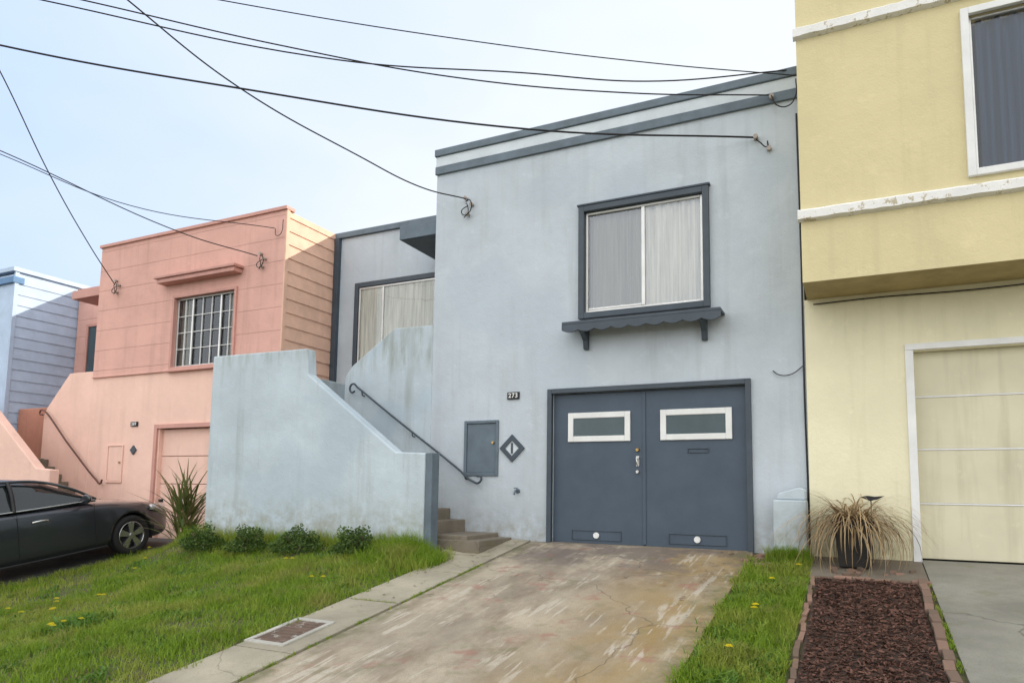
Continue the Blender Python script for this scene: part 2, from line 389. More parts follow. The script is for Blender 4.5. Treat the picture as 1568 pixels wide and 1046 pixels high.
box("wing_post_end",-5.279,-5.17,8.115,8.30,-1.5,.50,"trim",mh,.01)
box("wing_return",-9.45,-9.27,8.301,11.4,-1.5,2.11,"bluewing",mh,.02)
st=mh
nst=9; zt=-.60
for i in range(nst):
    x1=-5.37-i*.262
    box("step_%d"%i,x1-.30 if i<nst-1 else -9.27,x1,8.302,9.398,-1.2,zt+(i+1)*.163,"steps",st,.012)
box("step_base",-5.60,-4.80,8.45,9.397,-1.0,-.615,"steps",st,.015)
box("step_base_low",-5.3,-4.58,8.40,9.396,-1.0,-.675,"steps",st,.01)
tube("handrail",[(-7.50,9.32,1.62),(-7.56,9.32,1.60),(-7.60,9.32,1.68),(-7.54,9.32,1.745),(-7.44,9.32,1.68),(-6.9,9.32,1.30),(-6.33,9.32,.91),(-5.45,9.32,.31),(-5.22,9.32,.14),(-5.10,9.32,.12),(-5.07,9.32,.20),(-5.14,9.32,.22)],.017,"doortrim",mh)
for x,z in((-7.35,1.6),(-6.33,.9),(-5.35,.23)):
    tube("rail_bracket",[(x,9.32,z),(x,9.34,z-.05),(x,9.41,z-.06)],.01,"doortrim",mh)
frame("window_trim",-3.54,-1.68,2.47,4.14,9.33,9.44,.085,"doortrim",mh)
box("window_head",-3.56,-1.66,9.32,9.399,4.141,4.17,"doortrim",mh)
frame("window_frame",-3.45,-1.77,2.56,4.05,9.40,9.45,.035,"alu",mh)
box("window_mullion",-2.62,-2.57,9.395,9.44,2.596,4.014,"alu",mh)
box("window_sash_rail",-3.41,-2.625,9.41,9.435,2.60,2.63,"alu",mh)
obj("window_glass_left",[(-3.42,9.437,2.59),(-2.62,9.437,2.59),(-2.62,9.437,4.02),(-3.42,9.437,4.02)],[(0,1,2,3)],"glass",mh)
obj("window_glass_right",[(-2.58,9.425,2.59),(-1.80,9.425,2.59),(-1.80,9.425,4.02),(-2.58,9.425,4.02)],[(0,1,2,3)],"glass",mh)
curtain_mesh("curtain_left",-3.42,-2.58,2.58,4.03,9.53,"curtg",mh,.02,8)
curtain_mesh("curtain_right",-2.62,-1.80,2.58,4.03,9.49,"curtw",mh,.022,6)
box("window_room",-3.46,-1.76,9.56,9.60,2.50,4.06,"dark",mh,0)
box("window_sill",-3.50,-1.72,9.36,9.43,2.535,2.558,"alu",mh)
box("shelf_top",-3.68,-1.50,9.06,9.398,2.335,2.375,"doortrim",mh)
pts=[(-3.68,2.334),(-1.50,2.334)]
x=-1.50;n=9;w=(3.68-1.50)/n
for i in range(n):
    for kx in range(0,6):
        t=kx/6; pts.append((-1.50-(i+t)*w,2.255-.035*abs(math.sin(math.pi*t))))
pts.append((-3.68,2.255))
prism("shelf_fascia",pts,9.06,9.09,"doortrim",mh,0)
for bx in(-3.42,-1.76):
    prismpts=[(9.398,2.333),(9.398,2.02),(9.34,2.02),(9.31,2.14),(9.2,2.22),(9.12,2.25),(9.12,2.333)]
    v=[(bx-.035,a,b) for a,b in prismpts]+[(bx+.035,a,b) for a,b in prismpts]; q=len(prismpts)
    obj("shelf_bracket",v,[tuple(range(q-1,-1,-1)),tuple(range(q,2*q))]+[(i,(i+1)%q,(i+1)%q+q,i+q) for i in range(q)],"doortrim",mh,bevel=.005)
frame("garage_trim",-4.02,-1.19,-.78,1.48,9.355,9.43,.07,"doortrim",mh,bottom=False)
for nm,a,b in(("left",-3.945,-2.612),("right",-2.600,-1.265)):
    box("garage_leaf_"+nm,a,b,9.45,9.50,-.715,1.40,"door",mh,.006)
box("garage_back",-3.95,-1.26,9.52,9.55,-1,1.41,"dark",mh,0)
box("garage_astragal",-2.63,-2.585,9.435,9.449,-.70,1.39,"door",mh,.004)
box("garage_threshold",-3.96,-1.25,9.36,9.52,-.80,-.712,"steps",mh)
for a,b in((-3.72,-2.80),(-2.38,-1.44)):
    frame("door_light_frame",a,b,.71,1.125,9.425,9.449,.08,"white",mh)
    box("door_light_pane",a+.08,b-.08,9.438,9.449,.79,1.045,"obscure",mh,0)
for a,b in((-3.66,-2.93),(-2.28,-1.53)):
    frame("door_vent",a,b,-.67,-.53,9.437,9.449,.012,"doortrim",mh)
    cx=(a+b)/2; cyl("vent_cap",(cx,9.449,-.60),(cx,9.425,-.60),.045,.04,"white",mh)
for z,mm,r in((.585,"brass",.026),(.465,"steel",.024),(.285,"steel",.026)):
    cyl("lock",(-2.70,9.45,z),(-2.70,9.415,z),r,r*.8,mm,mh)
box("lock_plate",-2.722,-2.678,9.441,9.449,.36,.50,"steel",mh)
tube("door_pull",[(-2.70,9.44,.47),(-2.70,9.40,.455),(-2.70,9.40,.39),(-2.70,9.44,.375)],.008,"steel",mh)
frame("mail_slot",-2.02,-1.74,.535,.60,9.435,9.449,.014,"doortrim",mh)
frame("hatch_frame",-5.41,-4.82,.22,1.06,9.375,9.42,.045,"trim",mh)
box("hatch_door",-5.362,-4.868,9.395,9.43,.268,1.012,"trim",mh)
cyl("hatch_knob",(-4.91,9.395,.72),(-4.91,9.36,.72),.02,.02,"brass",mh)
def diamond(name,cx,cz,s0,s1,y0,y1,mat,p):
    v=[];f=[]
    for y in(y0,y1):
        for s_ in(s0,s1):
            v+=[(cx-s_,y,cz),(cx,y,cz-s_),(cx+s_,y,cz),(cx,y,cz+s_)]
    for i in range(4):
        j=(i+1)%4
        f+=[(i,j,4+j,4+i),(i+8,12+i,12+j,8+j),(4+i,4+j,12+j,12+i),(i,8+i,8+j,j)]
    return obj(name,v,f,mat,p)
diamond("diamond_vent_frame",-4.59,.63,.115,.205,9.37,9.399,"doortrim",mh)
diamond("diamond_vent_plate",-4.59,.63,.001,.114,9.385,9.395,"bandlight",mh)
box("diamond_bar",-4.605,-4.575,9.376,9.384,.55,.71,"doortrim",mh,0)
box("number_plate",-4.68,-4.48,9.375,9.399,1.36,1.47,"black",mh)
def text(body,x,y,z,size,mat,parent):
    cu=bpy.data.curves.new("house_number","FONT"); cu.body=body; cu.size=size; cu.extrude=.002; cu.align_x="CENTER"; cu.align_y="CENTER"; cu.space_character=1.15
    cu.offset=.002
    cu.materials.append(M[mat]); o=bpy.data.objects.new("house_number",cu); col.objects.link(o); o.location=(x,y,z); o.rotation_euler=(math.pi/2,0,0); o.parent=parent
text("273",-4.58,9.372,1.415,.095,"white",mh)
cyl("faucet_flange",(-4.49,9.399,0),(-4.49,9.37,0),.035,.03,"trim",mh)
tube("faucet_spout",[(-4.49,9.37,0),(-4.49,9.30,0),(-4.49,9.27,-.05)],.014,"trim",mh)
cyl("faucet_handle",(-4.49,9.32,.05),(-4.49,9.32,.035),.03,.03,"trim",mh)
tube("corner_conduit",[(-.56,9.37,4.9),(-.55,9.37,3.0),(-.555,9.37,1.2),(-.545,9.37,-.2),(-.55,9.37,-.6)],.011,"black",mh)
tube("loose_cable",[(-.92,9.38,1.56),(-.84,9.36,1.50),(-.7,9.35,1.50),(-.56,9.37,1.60)],.006,"wire",mh)
def insulator(x,z,p,y=9.4):
    for dx,dz in((-.02,.1),(.09,-.02),(.02,-.17)):
        cyl("insulator",(x+dx,y,z+dz),(x+dx,y-.07,z+dz),.025,.03,"porcelain",p,12)
    tube("drip_loop",[(x,y-.07,z+.03),(x+.1,y-.12,z+.02),(x+.12,y-.1,z-.1),(x,y-.09,z-.2),(x-.07,y-.08,z-.12),(x+.02,y-.03,z-.02)],.008,"wire",p)
    tube("drip_loop",[(x,y-.07,z),(x+.06,y-.13,z-.05),(x+.06,y-.1,z-.17),(x-.04,y-.05,z-.22)],.007,"wire",p)
insulator(-5.44,4.52,mh)
tube("service_drop_stub",[(-1.06,9.37,4.66),(-1.0,9.33,4.58),(-.93,9.35,4.52),(-.92,9.4,4.62)],.008,"wire",mh)
cyl("insulator",(-1.06,9.4,4.68),(-1.06,9.31,4.68),.03,.03,"porcelain",mh,12)
cyl("insulator",(-.90,9.4,4.50),(-.90,9.34,4.50),.03,.03,"porcelain",mh,12)
tube("roof_cable_loop",[(-.85,9.3,5.18),(-.78,9.28,5.02),(-.65,9.28,4.98),(-.56,9.3,5.1),(-.55,9.33,5.35)],.008,"wire",mh)
cyl("insulator",(-.85,9.4,5.18),(-.85,9.3,5.18),.03,.03,"porcelain",mh,12)

pil=empty("boundary_pillar")
box("pillar_shaft",-.92,-.55,9.0,9.34,-1.2,-.06,"bluewing",pil,.02)
prism("pillar_cap",[(-.88,-.058),(-.56,-.058),(-.56,.06),(-.62,.09),(-.86,.02)],9.04,9.33,"bluewing",pil,.015)

# ---------------------------------------------------------------- PINK HOUSE
ph=empty("pink_stucco_house")
wall("upper_front",-15.48,-9.87,2.44,5.42,10,[(-12.90,-11.13,2.45,3.97)],.15,"pink",ph)
wall("lower_front",-15.48,-9.87,-1.5,2.44,10.03,[(-13.17,-10.7,-1.5,1.22)],.2,"pinklow",ph)
box("front_ledge",-15.5,-9.87,9.985,10.06,2.40,2.438,"pink",ph)
box("roof_coping",-15.52,-9.84,9.96,10.2,5.42,5.49,"pinktrim",ph)
box("house_body",-15.47,-9.89,10.3,22,-1.5,5.40,"pink",ph,0)
siding("side_siding",-9.88,10.06,22,-1.2,5.41,.27,"pinksiding",ph)
box("corner_board",-9.89,-9.85,9.998,10.08,-1.2,5.419,"pinksiding",ph)
box("window_hood",-13.25,-10.98,9.78,9.999,4.27,4.36,"pinktrim",ph,.012)
box("window_hood_top",-13.30,-10.94,9.74,9.999,4.361,4.42,"pinktrim",ph,.012)
frame("window_casing",-12.95,-11.08,2.42,4.02,9.96,10.03,.06,"pinktrim",ph)
box("window_sill",-13.0,-11.05,9.93,10.03,2.38,2.419,"pinktrim",ph)
obj("window_glass",[(-12.9,10.10,2.46),(-11.13,10.10,2.46),(-11.13,10.10,3.97),(-12.9,10.10,3.97)],[(0,1,2,3)],"glasslow",ph)
box("window_room",-12.9,-11.13,10.20,10.24,2.45,3.97,"dark",ph,0)
curtain_mesh("curtain_a",-12.88,-12.55,2.46,3.96,10.16,"curtg",ph,.012,5)
curtain_mesh("curtain_b",-11.45,-11.15,2.46,3.96,10.16,"curtg",ph,.012,5)
frame("window_sash",-12.89,-11.14,2.48,3.96,10.06,10.09,.035,"alu",ph)
for x in(-12.42,-11.60): box("sash_mullion",x-.022,x+.022,10.055,10.088,2.52,3.92,"alu",ph)
for x in(-12.65,-12.15,-11.88,-11.37): box("muntin",x-.007,x+.007,10.07,10.087,2.52,3.92,"white",ph,0)
for z in(2.87,3.22,3.57): box("muntin_h",-12.85,-11.18,10.071,10.086,z-.007,z+.007,"white",ph,0)
frame("garage_casing",-13.30,-10.6,-1.2,1.29,9.985,10.05,.09,"pinktrim",ph,bottom=False)
for i in range(4):
    box("garage_panel_%d"%i,-13.18,-10.72,10.12,10.17,-1.1+i*.575,-1.1+i*.575+.565,"pinklow",ph,.012)
box("garage_handle",-12.5,-12.3,10.09,10.12,-.30,-.26,"steel",ph)
cyl("garage_knob",(-13.08,10.12,-.3),(-13.08,10.05,-.3),.035,.03,"black",ph)
frame("meter_hatch",-14.80,-14.28,.06,.88,10.0,10.029,.03,"pinklow",ph)
box("meter_hatch_door",-14.76,-14.32,10.012,10.03,.1,.84,"pinklow",ph)
cyl("hatch_knob",(-14.36,10.01,.5),(-14.36,9.98,.5),.02,.02,"brass",ph)
diamond("diamond_vent",-13.95,.76,.001,.1,10.0,10.029,"doortrim",ph)
box("number_plate",-14.08,-13.86,10.0,10.029,1.27,1.37,"black",ph)
text("269",-13.97,9.996,1.32,.09,"white",ph)
prism("stair_parapet",[(-15.479,-1.3),(-15.479,2.57),(-16.38,2.57),(-17.15,1.79),(-17.25,1.6),(-17.25,-1.3)],10.03,10.2,"pinklow",ph,.015)
M["railred"]=paint("rail_red_brown",(.12,.045,.035),.5,.2)
tube("handrail",[(-17.12,9.93,1.62),(-17.24,9.93,1.66),(-17.18,9.93,1.74),(-16.0,9.93,.86),(-15.0,9.93,.12),(-14.84,9.93,.04),(-14.80,9.93,.12)],.02,"railred",ph)
prism("stair_wing_wall",[(-18.7,-1.6),(-14.62,-1.6),(-14.62,.30),(-15.09,.33),(-16.5,1.33),(-17.6,2.12),(-18.7,2.12)],8.7,8.9,"pinklow",ph,.02)
for i in range(9):
    x1=-14.75-i*.27
    box("step_%d"%i,x1-.3,x1,8.902,10.02,-1.5,-.95+(i+1)*.17,"steps",ph,.012)
box("landing",-18.7,-17.1,8.902,11.6,-1.5,.6,"steps",ph)
box("court_wall",-18.79,-15.49,11.6,22,-1.5,5.15,"pink",ph)
box("court_coping",-18.79,-15.49,11.54,11.8,5.151,5.25,"pinktrim",ph)
box("entry_canopy",-17.3,-15.49,10.5,11.59,4.55,4.75,"pinktrim",ph)
box("low_red_wall",-18.78,-17.26,10.3,10.5,-1.2,1.86,"pinkbrown",ph,.02)
frame("court_window",-18.3,-17.6,2.2,4.25,11.54,11.598,.08,"pinktrim",ph)
box("court_window_pane",-18.22,-17.68,11.57,11.599,2.28,4.17,"obscure",ph,0)
insulator(-14.84,4.48,ph,10); insulator(-10.45,4.50,ph,10)
tube("corner_cable",[(-10.1,9.95,5.05),(-10.05,9.93,4.9),(-9.95,9.93,4.9),(-9.9,9.95,5.2)],.007,"wire",ph)

# ---------------------------------------------------------------- LIGHT BLUE HOUSE
bh=empty("light_blue_house")
box("house_body",-25,-18.86,10,22,-1.5,5.25,"lblue",bh,0)
siding("side_siding",-18.85,10.02,22,-1.2,5.30,.27,"lblue",bh)
box("corner_board",-18.87,-18.815,9.98,10.08,-1.2,5.30,"lblue",bh)
box("roof_band",-25,-18.80,9.93,10.2,5.02,5.18,"lbluetrim",bh)
box("coping",-25,-18.79,9.92,22,5.31,5.42,"lblue",bh)
box("low_front_wall",-25,-18.86,8.7,8.9,-1.6,2.0,"pinkbrown",bh)

# ---------------------------------------------------------------- YELLOW HOUSE
yh=empty("yellow_stucco_house")
wall("upper_front",-.49,6.5,2.41,9.4,8.5,[(1.23,3.2,3.42,5.14)],.14,"yellow",yh)
obj("upper_left_side",[(-.49,8.5,2.41),(-.49,22,2.41),(-.49,22,9.4),(-.49,8.5,9.4)],[(0,1,2,3)],"yellow",yh)
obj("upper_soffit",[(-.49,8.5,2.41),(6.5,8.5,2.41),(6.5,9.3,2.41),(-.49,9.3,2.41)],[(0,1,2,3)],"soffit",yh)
obj("roof",[(-.49,8.5,9.3),(6.5,8.5,9.3),(6.5,22,9.3),(-.49,22,9.3)],[(0,1,2,3)],"roof",yh)
wall("lower_front",-.525,6.5,-1.2,2.41,9.3,[(.63,3.2,-1.2,1.68)],.2,"yellowlow",yh)
box("lower_body",-.52,6.5,9.6,22,-1.2,2.4,"yellowlow",yh,0)
obj("lower_left_return",[(-.525,9.3,-1.2),(-.525,9.6,-1.2),(-.525,9.6,2.41),(-.525,9.3,2.41)],[(0,1,2,3)],"yellowlow",yh)
def ledge(name,z0,z1):
    n=90; v=[];f=[]
    for i in range(n+1):
        x=-.52+7*i/n; a=random.uniform(-.006,.006); b=random.uniform(-.007,.007)
        v+=[(x,8.499,z0+a),(x,8.43+b*.5,z0+.02+a),(x,8.425+b*.5,z1-.02+b),(x,8.45,z1+b*.6),(x,8.499,z1+.02)]
    for i in range(n):
        for k in range(4): f.append((5*i+k,5*i+5+k,5*i+6+k,5*i+1+k))
    f.append((0,1,2,3,4))
    obj(name,v,f,"whitechip",yh)
ledge("lower_ledge",3.12,3.25); ledge("upper_ledge",5.34,5.47)
frame("window_casing",1.15,3.28,3.345,5.215,8.45,8.52,.075,"white",yh)
frame("window_sash",1.231,3.2,3.425,5.135,8.53,8.57,.025,"alu",yh)
obj("window_glass",[(1.24,8.56,3.43),(3.19,8.56,3.43),(3.19,8.56,5.13),(1.24,8.56,5.13)],[(0,1,2,3)],"glasslow",yh)
box("window_room",1.23,3.2,8.70,8.74,3.42,5.14,"dark",yh,0)
curtain_mesh("curtain",1.30,3.2,3.43,5.13,8.64,"curtb",yh,.03,12)
box("garage_casing_left",.545,.63,9.27,9.34,-.80,1.69,"white",yh)
box("garage_casing_top",.545,3.28,9.271,9.34,1.692,1.765,"white",yh)
z=-.70
for i,zt in enumerate((-.075,.545,1.155,1.69)):
    box("garage_panel_%d"%i,.635,3.2,9.40,9.44,z,zt-.012,"ygar",yh,.006)
    box("garage_seam_%d"%i,.635,3.2,9.392,9.41,zt-.011,zt+.005,"white",yh,0)
    z=zt+.006
box("garage_back",.63,3.2,9.47,9.49,-1.2,1.68,"dark",yh,0)
tube("soffit_cable",[(-.42,9.27,2.34),(.3,9.26,2.35),(1.2,9.26,2.335),(2.5,9.26,2.36),(4,9.26,2.35)],.008,"wire",yh)

# ---------------------------------------------------------------- overhead wires and poles
wr=empty("overhead_wires")
PA=(-25,-3,9.8)
tube("wire_a",[(-1.08,9.35,4.68),(-3.73,7.99,4.72),(-7.15,6.22,5.19),(-9.88,4.81,5.69),PA],.013,"wire",wr)
tube("wire_b",[(-5.45,9.33,4.6),(-5.85,8.7,4.60),(-6.35,7.8,4.80),(-7.22,6.28,5.28),(-7.87,5.16,5.93),(-12,-2.2,10.6)],.010,"wire",wr)
tube("wire_c",[(-.56,9.4,5.52),(-2.3,8.55,5.33),(-3.72,7.76,5.37),(-5.82,6.68,5.48),(-9.25,4.9,6.19),(-25,-3,9.9)],.009,"wire",wr)
tube("wire_d",[(-.85,9.33,5.2),(-2.5,8.46,5.17),(-4.5,7.43,5.32),(-6.54,6.38,5.70),(-8.88,5.17,6.26),(-25,-3,9.95)],.009,"wire",wr)
tube("wire_e",[(-.5,9.3,5.36),(-2.1,8.47,5.47),(-4.42,7.28,5.74),(-7.13,5.88,6.18),(-25,-3,10)],.007,"wire",wr)
tube("wire_f",[(-14.84,9.93,4.48),(-14.2,8.9,4.95),(-13.2,7.43,5.68),(-12.3,6,6.7),(-3.1,-8.3,14.3)],.010,"wire",wr)
tube("wire_g",[(-10.52,9.93,4.55),(-11.56,9.03,4.86),(-14,7,6.1),(-25,-2.8,11)],.010,"wire",wr)
tube("wire_h",[(-10.1,9.93,5.05),(-12.11,8.3,5.23),(-13.8,6.88,5.95),(-25,-3.2,11)],.008,"wire",wr)
for px,py,hh in((-25,-3,11.6),(-12,-2.2,11),(-3.1,-8.3,15)):
    p=empty("utility_pole"); cyl("post",(px,py,-2.2),(px,py,hh),.17,.12,"wood",p)
    box("crossarm",px-1.0,px+1.0,py-.05,py+.05,hh-1.6,hh-1.48,"wood",p)

# ---------------------------------------------------------------- vegetation
def np_mesh(name,V,F,mat,parent=None):
    me=bpy.data.meshes.new(name); me.vertices.add(len(V)); me.vertices.foreach_set("co",np.ascontiguousarray(V,dtype=np.float32).ravel())
    F=np.ascontiguousarray(F,dtype=np.int32); n,k=F.shape
    me.loops.add(n*k); me.loops.foreach_set("vertex_index",F.ravel())
    me.polygons.add(n); me.polygons.foreach_set("loop_start",np.arange(0,n*k,k,dtype=np.int32)); me.polygons.foreach_set("loop_total",np.full(n,k,dtype=np.int32))
    me.update(calc_edges=True); me.validate(); me.materials.append(M[mat])
    o=bpy.data.objects.new(name,me); col.objects.link(o)
    if parent: o.parent=parent
    return o
def blades(px,py,pz,ht,wd,lean):
    n=len(px); a=rng.uniform(0,2*np.pi,n); la=rng.uniform(0,2*np.pi,n)
    wx=np.cos(a)*wd/2; wy=np.sin(a)*wd/2; lx=np.cos(la)*lean*ht; ly=np.sin(la)*lean*ht
    P=np.stack([px,py,pz],1)
    z=np.zeros(n); W=np.stack([wx,wy,z],1)
    mid=P+np.stack([lx*.35,ly*.35,ht*.6],1); tip=P+np.stack([lx,ly,ht*(1-.3*lean)],1)
    V=np.stack([P-W,P+W,mid+W*.7,mid-W*.7,tip+W*.1,tip-W*.1],1).reshape(-1,3)
    b=np.arange(n)[:,None]*6
    F=np.concatenate([b+np.array([[0,1,2,3]]),b+np.array([[3,2,4,5]])],0)
    return V,F
def clump(x,y):
    a=.5+.5*np.sin(x*2.3+1.7*np.sin(y*1.9))*np.sin(y*2.7+1.3*np.sin(x*3.1))
    b=.5+.5*np.sin(x*7.1+2*np.sin(y*5.3))*np.sin(y*8.3+2*np.sin(x*4.7))
    return .6*a+.4*b
def scatter(n,x0,x1,y0,y1,hlo,hhi,ok=None):
    x=rng.uniform(x0,x1,n); y=rng.uniform(y0,y1,n); c=clump(x,y)
    keep=rng.uniform(0,1,n)<(.22+1.0*c)
    if ok is not None: keep&=ok(x,y)
    x=x[keep];y=y[keep];c=c[keep]
    ht=rng.uniform(hlo,hhi,len(x))*(.35+1.05*c)
    return blades(x,y,H(x,y)-.005,ht,rng.uniform(.005,.011,len(x)),rng.uniform(.2,1.0,len(x)))
def merge(L):
    Vs=[];Fs=[];o=0
    for V,F in L: Vs.append(V);Fs.append(F+o);o+=len(V)
    return np.concatenate(Vs),np.concatenate(Fs)
edge=lambda x,y: x<-4.91+.05*np.sin(y*5)+.04*np.sin(y*17)
parts=[scatter(98000,-9.5,-4.8,2.6,8.15,.04,.13,edge),scatter(45000,-13.5,-9.5,3.5,9.6,.05,.13,lambda x,y:x>-11.5+.06*np.sin(y*6))]
x=rng.uniform(-9.9,-5.0,3500);y=8.06-np.abs(rng.normal(0,.09,3500));parts.append(blades(x,y,H(x,y),rng.uniform(.08,.26,3500)*(.5+clump(x*2,y)),np.full(3500,.007),rng.uniform(.1,.6,3500)))
x=rng.normal(-5.25,.32,4500);y=rng.normal(7.75,.22,4500);k=(y<8.08)&(x<-4.75);x=x[k];y=y[k];parts.append(blades(x,y,H(x,y),rng.uniform(.1,.24,len(x)),np.full(len(x),.009),rng.uniform(.2,.8,len(x))))
V,F=merge(parts); np_mesh("lawn_grass",V,F,"grass")
parts=[scatter(30000,-1.26,-.50,2.6,8.95,.05,.16,lambda x,y:(x>-1.2+.04*np.sin(y*7))&(x<-.47))]
x=rng.uniform(-1.0,-.5,900);y=8.98-np.abs(rng.normal(0,.05,900));parts.append(blades(x,y,H(x,y),rng.uniform(.08,.25,900),np.full(900,.007),rng.uniform(.1,.5,900)))
V,F=merge(parts); np_mesh("grass_strip",V,F,"grass")
parts=[]
x=rng.normal(-4.255,.012,2200);y=rng.uniform(3,8.3,2200);k=clump(x*3,y*2)>.5;x=x[k];y=y[k];parts.append(blades(x,y,H(x,y)+.01,rng.uniform(.015,.05,len(x)),np.full(len(x),.006),rng.uniform(.3,.9,len(x))))
x=rng.uniform(-4.9,-4.3,150);y=6.12+rng.normal(0,.01,150);parts.append(blades(x,y,H(x,y)+.02,rng.uniform(.015,.04,150),np.full(150,.006),rng.uniform(.3,.9,150)))
x=rng.normal(.605,.015,1500);y=rng.uniform(3,8.4,1500);k=clump(x*3+2,y*3)>.45;x=x[k];y=y[k];parts.append(blades(x,y,H(x,y)+.01,rng.uniform(.015,.05,len(x)),np.full(len(x),.006),rng.uniform(.3,.9,len(x))))
V,F=merge(parts); np_mesh("joint_weeds",V,F,"grass")
def leaves(n,cx,cy,rx,ry,size,hgt):
    x=cx+rng.normal(0,rx,n);y=cy+rng.normal(0,ry,n)
    return blades(x,y,H(x,y),rng.uniform(.5,1,n)*hgt,rng.uniform(.6,1.2,n)*size,rng.uniform(.5,1.3,n))
parts=[leaves(220,-7.3,4.75,.16,.14,.028,.2)]
for i in range(75):
    cx=rng.uniform(-10.5,-5.2);cy=rng.uniform(3.6,7.6);parts.append(leaves(26,cx,cy,.07,.07,.022,.10))
for i in range(26):
    parts.append(leaves(34,rng.uniform(-1.1,-.6),rng.uniform(4.2,8.6),.07,.09,.026,.12))
V,F=merge(parts); np_mesh("lawn_weeds",V,F,"weed")
V=[];Fq=[]
spots=[(-7.2,4.45),(-7.05,4.6),(-7.3,4.5),(-8.3,5.1),(-8.6,5.3),(-8.0,5.0),(-7.9,5.35),(-8.9,5.0),(-9.3,7.0),(-9.1,6.6),(-6.6,7.0),(-9.9,7.5),(-8.5,4.8),(-5.6,6.4),(-7.15,4.5),(-.75,7.6),(-.9,6.6),(-.85,5.6),(-.65,8.3)]
for (fx,fy) in spots:
    for q in range(random.choice((1,1,2))):
        x=fx+random.uniform(-.06,.06);y=fy+random.uniform(-.06,.06);z=h(x,y)+random.uniform(.12,.18)
        for ring,(rr,dz) in enumerate(((.030,.0),(.020,.008))):
            for i in range(14):
                a=i/14*2*math.pi+ring*.2; w=.18
                k=len(V); V+=[(x,y-.004,z+dz),(x+rr*math.cos(a-w),y+rr*math.sin(a-w)*.9-.004,z+dz+.006),(x+rr*1.1*math.cos(a),y+rr*1.1*math.sin(a)-.004,z+dz+.009),(x+rr*math.cos(a+w),y+rr*math.sin(a+w)*.9,z+dz+.006)]
                Fq.append((k,k+1,k+2,k+3))
obj("dandelion_flowers",V,Fq,"petal")
def leafcloud(name,P,lo,hi,mat,parent):
    n=len(P); sz=rng.uniform(lo,hi,n)[:,None]
    a=rng.normal(0,1,(n,3));a/=np.linalg.norm(a,axis=1)[:,None]; a[:,2]=a[:,2]*.6+.3
    b=np.cross(a,rng.normal(0,1,(n,3)));b/=np.linalg.norm(b,axis=1)[:,None]
    V=np.stack([P-a*sz,P+b*sz*.55,P+a*sz,P-b*sz*.55],1).reshape(-1,3); np_mesh(name,V,np.arange(n*4).reshape(-1,4),mat,parent)
def shrub(cx,cy,rx,rz):
    p=empty("boxwood_shrub"); z0=h(cx,cy)
    n=2600; d=rng.normal(0,1,(n,3)); d/=np.linalg.norm(d,axis=1)[:,None]; d[:,2]=np.abs(d[:,2])*1.0-.12
    lump=1+.22*np.sin(d[:,0]*6+cx*3)*np.sin(d[:,1]*5+cx)+.14*np.sin(d[:,2]*9+cx*7)
    r=(rng.uniform(.3,1.08,n)**.5)*lump
    leafcloud("foliage",np.array([cx,cy,z0+.05])+d*r[:,None]*np.array([rx,rx*.85,rz]),.012,.026,"hedge",p)
    for i in range(7):
        t=random.uniform(0,6.28); cyl("stem",(cx,cy,z0-.02),(cx+.5*rx*math.cos(t),cy+.5*rx*math.sin(t),z0+rz*.8),.012,.005,"wood",p,6)
for cx,cy,rx,rz in((-9.0,7.72,.35,.33),(-8.05,7.70,.33,.33),(-7.1,7.70,.36,.30),(-6.13,7.75,.33,.31)): shrub(cx,cy,rx,rz)
tr=empty("street_tree"); tx,ty=-7.4,-13.0
cyl("trunk",(tx,ty,-2.1),(tx+.1,ty,3.2),.22,.14,"wood",tr,12)
P=[]
for i in range(16):
    az=i*2.4; e=.5+.5*random.random(); L=random.uniform(2.2,4.6); p1=Vector((tx+.1+L*.55*math.cos(az)*math.cos(e),ty+L*.55*math.sin(az)*math.cos(e),2.6+L*1.15*math.sin(e)+.5))
    cyl("limb",(tx+.1,ty,2.2+.08*i),p1,.07,.02,"wood",tr,8)
    k=420; P.append(np.array(p1)+rng.normal(0,1,(k,3))*np.array([.55,.55,.42]))
leafcloud("crown",np.concatenate(P),.06,.13,"hedge",tr)

def strap(V,F,base,az,length,width,elev,droop,seg=7,tw=0):
    p=Vector(base); e=elev; k0=len(V)
    side=Vector((-math.sin(az+tw),math.cos(az+tw),0))
    for i in range(seg+1):
        t=i/seg; w=width*(1-t)**.6*(.5+min(1,t*4)*.5)/2
        V.append(p-side*w);V.append(p+side*w)
        d=Vector((math.cos(az)*math.cos(e),math.sin(az)*math.cos(e),math.sin(e))); p=p+d*length/seg; e-=droop/seg
    for i in range(seg): a=k0+2*i; F.append((a,a+1,a+3,a+2))
V=[];Fq=[]
for i in range(130):
    az=random.uniform(0,6.28); b=(-10.3+random.uniform(-.14,.14),8.4+random.uniform(-.12,.12),h(-10.35,8.45)+random.uniform(0,.65))
    strap(V,Fq,b,az,random.uniform(.55,1.05),.045,random.uniform(.6,1.5),random.uniform(.3,1.3),tw=random.uniform(-.5,.5))
obj("yucca_plant",V,Fq,"yucca")
pp=empty("potted_plant")
gz=h(-.05,8.85)+.02
M["pot"]=paint("black_plastic_pot",(.02,.018,.016),.5,.2)
v=[];c=(-.06,8.88)
for z,w in((0,.15),(.45,.19),(.48,.21),(.51,.21),(.505,.18),(.38,.17)):
    v+=[(c[0]-w,c[1]-w,gz+z),(c[0]+w,c[1]-w,gz+z),(c[0]+w,c[1]+w,gz+z),(c[0]-w,c[1]+w,gz+z)]
f=[(3,2,1,0)]+[(4*k+i,4*k+(i+1)%4,4*k+4+(i+1)%4,4*k+4+i) for k in range(5) for i in range(4)]+[(20,21,22,23)]
obj("pot",v,f,"pot",pp,bevel=.01)
V=[];Fq=[]
